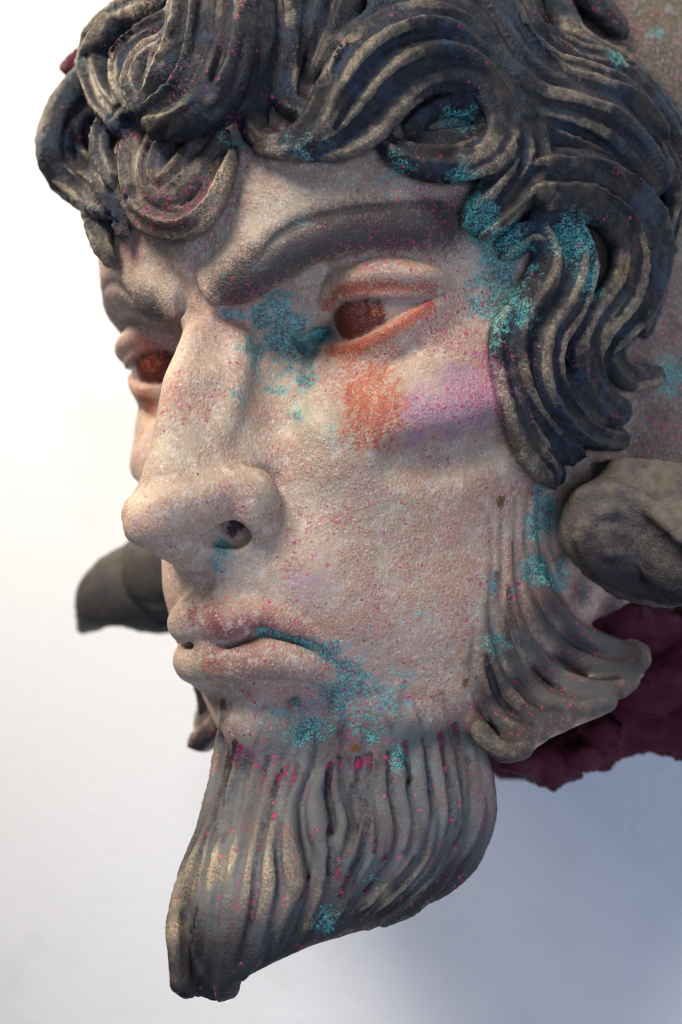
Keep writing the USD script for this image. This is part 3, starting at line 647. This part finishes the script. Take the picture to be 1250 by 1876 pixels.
ORNG = add([(692,572,18,.5),(684,590,14,.4),(600,560,30,.4),(382,1222,24,.55),(346,1120,22,.4),(640,665,40,.55),(720,640,35,.5)])
_lm = 0.55 + 0.75 * nz(2.2, 3, 41)
ORNG = np.maximum(ORNG, _lm * 0.95 * line([(608,640),(640,640),(670,630),(708,611),(750,584),(786,560)], 20))
ORNG = np.maximum(ORNG, add([(735,562,45,.40),(760,500,40,.4),(700,650,60,.4),(640,660,40,.6)]))
ORNG = np.maximum(ORNG, _lm * 0.78 * line([(598,560),(622,535),(660,526),(715,524),(790,526)], 22))
ORNG = np.maximum(ORNG, diffuse((kv == 4) * 0.10, 1.0))
for u, v, X, r, a in ((262,650,-31,50,.7),(268,740,-36,40,.75),(265,800,-38,36,.5)):
    d = np.linalg.norm(VP - P(u, v, X=X), axis=1) / (r * 0.14); ORNG = np.maximum(ORNG, a * np.exp(-d * d))
MAG = 0.38 * skin + 0.10 * hairm + 0.20 * brd + add([(850,740,90,.5),(880,690,60,.4),(600,1010,110,.28),(430,1080,70,.35),(330,360,120,.3),(590,420,150,.2),(480,1380,60,.6),(620,1340,70,.5),(400,240,60,.5),(540,900,80,.3),(850,1180,90,.2)])
VIO = 0.30 * skin * np.clip((nz(20, 3, 71) - 0.45) * 5, 0, 1) + 1.2 * add([(600,960,70,.25),(690,1050,90,.25),(560,1060,60,.25),(830,790,60,.6),(760,805,45,.6),(890,770,60,.6),(860,725,95,.85),(800,750,75,.75),(890,660,50,.55),(900,690,50,.4),(430,1125,45,.12),(720,420,60,.35),(560,1300,70,.5),(250,960,25,.5),(600,800,60,.15)])
MAG = MAG * np.clip((nz(13, 3, 31) - 0.36) * 5, 0.12, 1.7)
DARK = np.zeros(len(VP)); STK_SHADE = np.zeros(len(VP)); STKM = np.zeros(len(VP))
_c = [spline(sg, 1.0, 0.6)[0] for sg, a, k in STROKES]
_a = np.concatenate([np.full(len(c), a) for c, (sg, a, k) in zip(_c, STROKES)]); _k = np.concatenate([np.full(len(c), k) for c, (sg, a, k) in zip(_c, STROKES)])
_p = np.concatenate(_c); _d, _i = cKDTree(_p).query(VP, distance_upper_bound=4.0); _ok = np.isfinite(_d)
STK_SHADE[_ok] = _a[_i[_ok]] * np.exp(-(_d[_ok] / 1.15)**2); STKM[_ok] = (_k[_i[_ok]] < 3) * np.exp(-(_d[_ok] / 0.62)**2) * (_a[_i[_ok]] > 0.5)
for f in ((lambda a: a), mir):
    mm_ = (lambda u, v: f(srf(u, v, 0.0)))
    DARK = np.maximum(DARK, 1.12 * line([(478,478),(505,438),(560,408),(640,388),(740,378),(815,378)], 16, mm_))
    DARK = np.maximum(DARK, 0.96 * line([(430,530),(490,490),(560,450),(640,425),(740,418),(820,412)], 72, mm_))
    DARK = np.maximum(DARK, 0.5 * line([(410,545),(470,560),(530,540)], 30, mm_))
DARK = np.maximum(DARK, add([(562,640,26,.7),(590,605,34,1.),(436,960,20,1.4),(425,972,16,1.2),(575,650,26,.8),(560,700,14,.6),(520,590,45,.5),(500,1300,60,.35),(600,1320,50,.35)])) * (skin > 0.3)  # eye-corner stain; nostril and under-lip spots put shade into the colour
DARK = np.maximum(DARK, STK_SHADE * 1.15)  # dark groove pigment that also paints shade between the strands
DARK = np.maximum(DARK, (kv == 7) * np.maximum(1.15 * line([(1075,1000),(1110,1050),(1180,1085),(1249,1090)], 45), add([(1130,990,55,.8),(1200,1010,60,.85),(1240,1030,50,.9)])))  # ear hollow and underside darkened, their shade put into the colour
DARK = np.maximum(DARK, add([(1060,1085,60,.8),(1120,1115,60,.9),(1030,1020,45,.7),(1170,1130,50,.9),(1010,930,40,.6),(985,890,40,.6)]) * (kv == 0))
GOLD_GLINT = np.clip(CAV * 2.5 - 0.48, 0, 0.95) * np.clip((nz(22, 2, 4) - 0.34) * 4, 0.25, 1) * (0.75 * hairm + 0.6 * brd + 0.7 * (kv == 7) + 0.4 * (kv == 2)) + 0.85 * brd * add([(340,1610,70,1.),(400,1600,60,1.),(330,1700,40,.8),(480,1600,50,.6),(760,1600,50,.7),(700,1640,40,.8)])  # bronze rub and flecks, with ridge highlights painted into the colour
RUST = add([(918,918,16,1.),(880,930,14,.6),(650,1370,12,1.),(855,1250,12,1.),(1150,490,30,.6),(890,890,12,.5)])
BACKM = np.clip((-VP[:, 1] - 74) / 8, 0, 1) * np.clip((-VP[:, 2] - 60) / 8, 0, 1) * (kv != 5) * (kv != 7)
COL = COL * (1 - BACKM[:, None]) + np.array(table[8]) * BACKM[:, None]
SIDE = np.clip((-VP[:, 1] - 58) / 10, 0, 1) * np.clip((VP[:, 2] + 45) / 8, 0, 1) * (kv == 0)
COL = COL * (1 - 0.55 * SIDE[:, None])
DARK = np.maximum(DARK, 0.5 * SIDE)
OLIVE = np.clip((-VP[:, 1] - 66) / 10, 0, 1) * np.clip((VP[:, 2] - 34) / 15, 0, 1) * (kv == 0)
_st = np.zeros(len(VP))
for a_, ln in ((.35,[(648,668),(640,740),(630,800)]),(.4,[(672,672),(668,740),(657,822)]),(.35,[(700,690),(698,750),(690,812)]),(.3,[(722,690),(726,745),(720,790)]),(.2,[(745,690),(750,730)]),(.4,[(735,860),(728,900),(712,925)]),(.35,[(760,850),(757,890)])):
    _st = np.maximum(_st, a_ * line(ln, 15))
_r = np.random.default_rng(8); _pp = []
for _ in range(46):
    u0, v0, L_ = _r.normal(682, 30), _r.uniform(655, 800), _r.uniform(22, 62)
    v0 = max(v0, 655 + 0.25 * abs(u0 - 682)); n_ = 9; t_ = np.linspace(0, 1, n_)
    _pp.append(np.array([srf(u0 + 5 * math.sin(7 * t + u0) + _r.normal(0, 1.2) + 6 * (0.5 - t), v0 + L_ * t, 0.0) for t in t_]))
_q = np.concatenate([spline(p, 1.0, 0.3)[0] for p in _pp]); _dd = cKDTree(_q).query(VP, distance_upper_bound=2.5)[0]
HAIRL = np.where(np.isfinite(_dd), np.exp(-(np.minimum(_dd, 3) / 0.6)**2), 0)
ORNG = np.maximum(ORNG, 0.58 * HAIRL)
ORNG = np.maximum(ORNG, 0.25 * HAIRL + 0.80 * np.minimum(_st * 0.8 + add([(660,705,70,.42),(690,760,75,.42),(645,770,60,.36),(665,670,75,.42),(720,720,60,.3)]), 0.60))
_w = np.clip((nz(24, 3, 51) - 0.3) * 2.5, 0, 1)[:, None]; _s = (skin > 0.3)[:, None]
COL = np.where(_s, COL * (np.array([1.03, .93, .91]) * _w + np.array([.88, .94, .90]) * (1 - _w)), COL)
LIPS = np.maximum(line([(392,1120),(400,1150),(440,1148),(490,1143)], 26) * 0.95, add([(395,1205,40,.8),(445,1212,50,.55),(520,1205,50,.35),(352,1125,26,.8),(550,1160,50,.5),(590,1220,40,.35)])) * (skin > 0.5)
COL = COL * (1 - LIPS[:, None]) + np.array([.155,.05,.045]) * LIPS[:, None]
COL = COL * (1 - OLIVE[:, None]) + np.array([.10,.085,.05]) * OLIVE[:, None]
PIG1 = np.stack([TEAL, MAG, ORNG], 1); PIG2 = np.stack([GOLD_GLINT, DARK, VIO], 1)
PIG4 = np.stack([0.80 * STKM * np.clip((nz(5, 3, 12) - 0.44) * 6, 0, 1) * (VP[:, 2] > -126) * (kv == 6), np.maximum(np.maximum(hairm, brd), (kv == 7) | (kv == 8)), np.isin(kv, (3, 4)) * 1.0], 1)
PIG3 = np.stack([skin, RUST, np.maximum(hairm, 0.6 * (kv == 7))], 1)

# ------------------------------------------------------------------ materials
def paint(path):
    n, l = {}, []
    def node(name, kind, ins=None, **links):
        n[name] = (kind, ins or {})
        for k, v in links.items(): l.append((v, f'{name}.{k}'))
        return name
    node('geo', 'geometry')
    for a, b in (('col', 'paint'), ('p1', 'pig1'), ('p2', 'pig2'), ('p3', 'pig3'), ('p4', 'pig4')): node(a, 'attribute', {'attribute': b})
    for k in ('1', '2', '3', '4'): node('s' + k, 'separate_color', {'color_type': 'rgb'}, color=f'p{k}.color')
    node('warp', 'noise_texture', {'scale': 1500.0, 'detail': 2.0}, vector='geo.position')
    node('wsc', 'vector_math', {'math_type': 'scale', 'scale': 0.0012}, vector1='warp.color')
    node('wp', 'vector_math', {'math_type': 'add'}, vector1='geo.position', vector2='wsc.vector')
    node('nf', 'noise_texture', {'scale': 2200.0, 'detail': 3.0, 'roughness': 0.65}, vector='geo.position')
    node('nm', 'noise_texture', {'scale': 420.0, 'detail': 4.0, 'roughness': 0.6}, vector='geo.position')
    node('nl', 'noise_texture', {'scale': 110.0, 'detail': 4.0, 'roughness': 0.65}, vector='geo.position')
    node('streak_m', 'mapping', {'mapping_type': 'point', 'scale': (2200.0, 2200.0, 900.0), 'rotation': (0.1, 0.25, 0.0)}, vector='wp.vector')
    node('ns', 'noise_texture', {'scale': 1.0, 'detail': 3.0, 'roughness': 0.7}, vector='streak_m.vector')
    def math(name, op, a, b, c=None):
        ins, lk = {'math_type': op}, {}
        for key, v in (('value1', a), ('value2', b), ('value3', c)):
            if isinstance(v, str): lk[key] = v
            elif v is not None: ins[key] = float(v)
        node(name, 'math', ins, **lk); return name + '.value'
    def ramp(name, v, a, b):
        node(name, 'map_range', {'range_type': 'smoothstep', 'from_min': a, 'from_max': b, 'to_min': 0.0, 'to_max': 1.0, 'clamp': True}, value=v); return name + '.result'
    def mixc(name, fac, a, b, kind='mix'):
        ins, lk = {'mix_type': kind}, {}
        if isinstance(fac, str): lk['fac'] = fac
        else: ins['fac'] = fac
        for key, v in (('color1', a), ('color2', b)):
            if isinstance(v, str): lk[key] = v
            else: ins[key] = v
        node(name, 'mix', ins, **lk); return name + '.color'
    node('grv', 'voronoi_texture', {'scale': 2600.0, 'randomness': 1.0, 'feature': 'f1'}, vector='wp.vector')
    node('grs', 'separate_color', {'color_type': 'rgb'}, color='grv.color')
    grain = math('grain', 'multiply_add', 'grs.r', 0.40, math('grain2', 'multiply', 'nf.fac', 0.75))
    # granular coverage: mask + noise over a threshold
    def cover(name, mask, wide=0.16, noise='grain.value', low='nm.fac', t=0.04, gain=0.9, wn=0.62, wl=0.75):
        g = math(name + 'a', 'multiply_add', noise, wn, math(name + 'q', 'multiply', low, wl))      # about 0.25 .. 1.1
        g = ramp(name + 'g', g, 0.30, 1.05)
        return ramp(name + 'r', math(name + 'b', 'multiply_add', g, gain, math(name + 'c', 'subtract', mask, gain)), t, t + wide)
    # bare clay: mottled pink, lavender-white brush fibres
    c = 'col.color'
    c = mixc('mott', math('m0', 'multiply', ramp('m1', 'nl.fac', 0.42, 0.62), 0.75), c, mixc('mottc', 1.0, c, (1.08, 0.86, 0.82), 'multiply'))
    c = mixc('fib', math('f0', 'multiply', math('f2', 'multiply', ramp('f1', 'ns.fac', 0.54, 0.66), 's3.r'), 0.62), c, (0.62, 0.57, 0.55))
    c = mixc('fib2', math('g0', 'multiply', math('g2', 'multiply', ramp('g1', 'nf.fac', 0.55, 0.70), 's3.r'), 0.55), c, (0.20, 0.135, 0.11))
    c = mixc('hmot', math('h0', 'multiply', math('h2', 'multiply', ramp('h1', 'nm.fac', 0.48, 0.66), 's3.b'), 0.55), c, (0.05, 0.052, 0.06))
    c = mixc('pale', math('p_0', 'multiply', math('p_1', 'multiply', ramp('p_2', 'nm.fac', 0.52, 0.68), 's3.r'), 0.45), c, (0.58, 0.52, 0.48))
    c = mixc('hb', math('hb0', 'multiply', math('hb1', 'multiply', ramp('hb2', 'nl.fac', 0.50, 0.62), 's3.b'), 0.7), c, (0.028, 0.048, 0.080))
    c = mixc('hc', math('hc0', 'multiply', math('hc1', 'multiply', ramp('hc2', 'nl.fac', 0.46, 0.34), 's3.b'), 0.6), c, (0.045, 0.035, 0.028))
    # washes; the dark one also carries shade painted into grooves and hollows
    c = mixc('vio', math('v1', 'multiply', cover('v', 's2.b', 0.45, gain=0.75, noise='ns.fac'), 0.75), c, mixc('vioc', ramp('vl', 'grain.value', 0.3, 0.8), (0.20, 0.08, 0.19), (0.37, 0.23, 0.315)))
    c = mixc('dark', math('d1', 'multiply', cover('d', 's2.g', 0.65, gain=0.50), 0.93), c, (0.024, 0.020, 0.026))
    c = mixc('org', math('o1', 'multiply', cover('o', 's1.b', 0.25, low='ns.fac', gain=0.9), 0.85), c, mixc('orgc', ramp('ol', 'grain.value', 0.35, 0.85), (0.15, 0.014, 0.008), (0.46, 0.085, 0.028)))
    c = mixc('teal', math('t1', 'multiply', cover('t', 's1.r', 0.4, gain=0.85, wn=0.42, wl=1.0), 0.80), c, mixc('tealc', ramp('tl', 'grain.value', 0.40, 0.85), (0.006, 0.05, 0.065), (0.12, 0.46, 0.45)))
    c = mixc('stk', math('st1', 'multiply', cover('st', 's4.r', 0.3, gain=0.55), 0.85), c, mixc('stkcol', 'nm.fac', (0.14, 0.01, 0.04), (0.36, 0.025, 0.12)))
    # magenta drops
    node('v1t', 'voronoi_texture', {'scale': 800.0, 'randomness': 1.0, 'feature': 'f1'}, vector='wp.vector')
    node('v1s', 'separate_color', {'color_type': 'rgb'}, color='v1t.color')
    inr = ramp('v1d', 'v1t.distance', 0.42, 0.26)
    dens = ramp('v1e', math('v1f', 'subtract', math('v1g', 'multiply', math('v1h', 'multiply', 's1.g', ramp('v1i', 'nm.fac', 0.35, 0.65)), 0.9), 'v1s.r'), 0.0, 0.05)
    c = mixc('mag', math('mg', 'multiply', math('mg2', 'multiply', inr, dens), 0.85), c, mixc('magc', 'v1s.g', (0.30, 0.012, 0.09), (0.50, 0.07, 0.19)))
    node('v2t', 'voronoi_texture', {'scale': 1500.0, 'randomness': 1.0, 'feature': 'f1'}, vector='wp.vector')
    node('v2s', 'separate_color', {'color_type': 'rgb'}, color='v2t.color')
    dens2 = ramp('v2e', math('v2f', 'subtract', math('v2g', 'multiply', math('v2h', 'multiply', 's1.g', ramp('v2i', 'nl.fac', 0.3, 0.6)), 1.1), 'v2s.r'), 0.0, 0.08)
    c = mixc('mag2', math('mh', 'multiply', math('mh2', 'multiply', ramp('v2d', 'v2t.distance', 0.5, 0.3), dens2), 0.6), c, (0.36, 0.05, 0.14))
    # dark pinholes and rust
    hole = math('k1', 'multiply', ramp('k2', 'v1t.distance', 0.20, 0.10), ramp('k3', 'v1s.b', 0.935, 0.945))
    c = mixc('pin', hole, c, (0.02, 0.015, 0.012))
    c = mixc('rust', math('r1', 'multiply', cover('r', 's3.g', 0.3), 0.9), c, (0.12, 0.05, 0.01))
    # rubbed bronze on the ridges, also painting in the crest highlights
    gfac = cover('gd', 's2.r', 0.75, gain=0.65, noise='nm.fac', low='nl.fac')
    c = mixc('gold_glint', math('gd1', 'multiply', gfac, 0.72), c, mixc('gold_glintc', ramp('gl', 'grain.value', 0.3, 0.8), (0.16, 0.135, 0.105), (0.44, 0.36, 0.25)))
    node('bn', 'noise_texture', {'scale': 1300.0, 'detail': 4.0, 'roughness': 0.7}, vector='geo.position')
    node('bump', 'bump', {'strength': 0.8, 'distance': 0.0008}, height=math('bh', 'multiply', 'bn.fac', math('bh1', 'multiply_add', ramp('bh2', 'nl.fac', 0.38, 0.62), 0.8, 0.25)))
    rough = math('ro', 'subtract', math('ro1', 'multiply_add', 'nm.fac', 0.25, 0.38), math('ro2', 'multiply', 's3.b', 0.17))
    rough = math('ro5', 'subtract', rough, math('ro6', 'multiply', 's4.b', 0.30))
    node('bs', 'principled_bsdf', {}, specular_ior_level=math('sp', 'subtract', 0.45, math('sp1', 'multiply', 's4.g', 0.33)), base_color=c, roughness=rough, metallic=math('met', 'multiply', gfac, 0.45), normal='bump.normal')
    return usdkit.material(stage, path, n, l, surface='bs.BSDF')
M_PAINT = paint('/World/Looks/painted_clay')
M_WALL = usdkit.material(stage, '/World/Looks/wall', {'g': ('geometry', {}), 'n': ('noise_texture', {'scale': 14.0, 'detail': 5.0, 'roughness': 0.6}), 'n2': ('noise_texture', {'scale': 300.0, 'detail': 3.0}),
    'r': ('rgb_ramp', {'ramp': [(0.0, (.765, .80, .86)), (0.55, (.765, .80, .86)), (0.72, (.70, .73, .78)), (1.0, (.66, .69, .74))]}), 'b': ('bump', {'strength': 0.25, 'distance': 0.001}),
    'bs': ('principled_bsdf', {'roughness': .8})}, [('g.position', 'n.vector'), ('g.position', 'n2.vector'), ('n.fac', 'r.fac'), ('r.color', 'bs.base_color'), ('n2.fac', 'b.height'), ('b.normal', 'bs.normal')], surface='bs.BSDF')

# ------------------------------------------------------------------ write the prims
def data(prim, **kw):
    for k, v in kw.items(): prim.SetCustomDataByKey(k, v)
COUNT = {}
def numbered(parent, name):
    n = COUNT.get((parent, name), 0); COUNT[(parent, name)] = n + 1
    return f'{parent}/{name}' + (f'_{n:03d}' if n else '')
def write(path, v, t, nrm, mat, attrs=None):
    m = UsdGeom.Mesh.Define(stage, path)
    w = (W2(v) * MM).astype(np.float32); t = t[:, ::-1]            # mirrored space: flip the winding
    m.CreatePointsAttr(Vt.Vec3fArray.FromNumpy(w))
    m.CreateFaceVertexCountsAttr(Vt.IntArray.FromNumpy(np.full(len(t), 3, np.int32)))
    m.CreateFaceVertexIndicesAttr(Vt.IntArray.FromNumpy(np.ascontiguousarray(t, np.int32).ravel()))
    m.CreateSubdivisionSchemeAttr('none')
    if nrm is not None:
        m.CreateNormalsAttr(Vt.Vec3fArray.FromNumpy(W2(nrm).astype(np.float32))); m.SetNormalsInterpolation('vertex')
    for k, a in (attrs or {}).items():
        UsdGeom.PrimvarsAPI(m).CreatePrimvar(k, Sdf.ValueTypeNames.Color3fArray, 'vertex').Set(Vt.Vec3fArray.FromNumpy(a.astype(np.float32)))
    UsdShade.MaterialBindingAPI.Apply(m.GetPrim()).Bind(mat)
    return m
head = UsdGeom.Xform.Define(stage, '/World/mask_sculpture').GetPrim()
data(head, label='painted clay faun mask with wavy hair, pointed beard and goat ears on white wall', category='sculpture')
from scipy.sparse.csgraph import connected_components
own_t = own_v[T]; own_t = np.where(own_t[:, 1] == own_t[:, 2], own_t[:, 1], own_t[:, 0])
for sweep in range(3):                                   # crumbs of a part go to whatever surrounds them
    NB = np.full(len(VP), -1); changed = 0
    for o in np.unique(own_t):
        ti = np.nonzero(own_t == o)[0]; t = T[ti]; idx, inv = np.unique(t, return_inverse=True); inv = inv.reshape(-1, 3)
        n_, lab = connected_components(coo_matrix((np.ones(2 * len(t)), (np.r_[inv[:, 0], inv[:, 1]], np.r_[inv[:, 1], inv[:, 2]])), shape=(len(idx),) * 2), directed=False)
        if n_ == 1: continue
        tl = lab[inv[:, 0]]; size = np.bincount(tl, minlength=n_)
        for c in np.nonzero(size < size.max())[0]:
            small = ti[tl == c]; vs = np.unique(T[small]); m_ = np.isin(T, vs).any(1) if len(vs) < 4000 else None
            if m_ is None: continue
            nb = own_t[m_]; nb = nb[nb != o]
            if len(nb): own_t[small] = np.bincount(nb).argmax(); changed += 1
    if not changed: break
order = np.argsort(own_t, kind='stable'); bounds = np.searchsorted(own_t[order], np.arange(len(PARTS) + 1))
ROOT = '/World/mask_sculpture'
PARENT = {'nose': 'face', 'upper_lip': 'face', 'lower_lip': 'face', 'upper_eyelid': 'face', 'lower_eyelid': 'face', 'eyebrow': 'face', 'iris': 'eyeball', 'beard_strand': 'beard'}
EYE_OF = {IRIS[0]: EYE, IRIS[1]: EYE2}; PATHS = {}
NOTE = {}
def part_label(o, name, c):
    if name == 'hair_lock' and PTONE[o][0] == 2: return 'brownish curl hanging over the forehead'
    if name == 'ear': return 'pointed dark goat ear on the far side' if c[0] < 0 else 'broad grey goat ear with a folded hollow darkened by painted shade'
    if name == 'backing': return 'rough dark magenta clay behind the jaw'
    if name == 'clay_knob': return 'small reddish knob behind the curls'
    return None
for o in sorted(range(len(PARTS)), key=lambda o: (PARTS[o] in PARENT, o)):
    name = PARTS[o]; t = T[order[bounds[o]:bounds[o+1]]]
    if len(t) < 40: continue
    idx, inv = np.unique(t, return_inverse=True)
    par = ROOT
    if name in PARENT:
        par = PATHS.get(EYE_OF[o]) if o in EYE_OF else PATHS.get(PARTS.index(PARENT[name])); par = par or ROOT
    PATHS[o] = numbered(par, name)
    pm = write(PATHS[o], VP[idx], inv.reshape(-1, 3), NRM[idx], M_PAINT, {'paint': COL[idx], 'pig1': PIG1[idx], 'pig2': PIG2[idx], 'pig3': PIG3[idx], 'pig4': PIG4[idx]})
    lb = part_label(o, name, VP[idx].mean(0))
    if lb: data(pm.GetPrim(), label=lb)
# wall
wf = -132.0
import trimesh
wb = trimesh.creation.box((2700, 60, 2400)); wb.apply_translation((-150, wf - 30, 0))
wm = write('/World/wall', np.array(wb.vertices), np.array(wb.faces)[:, ::-1], None, M_WALL)
data(wm.GetPrim(), label='plain white plaster wall behind the mask', category='wall', kind='structure')
print('tris', len(T))
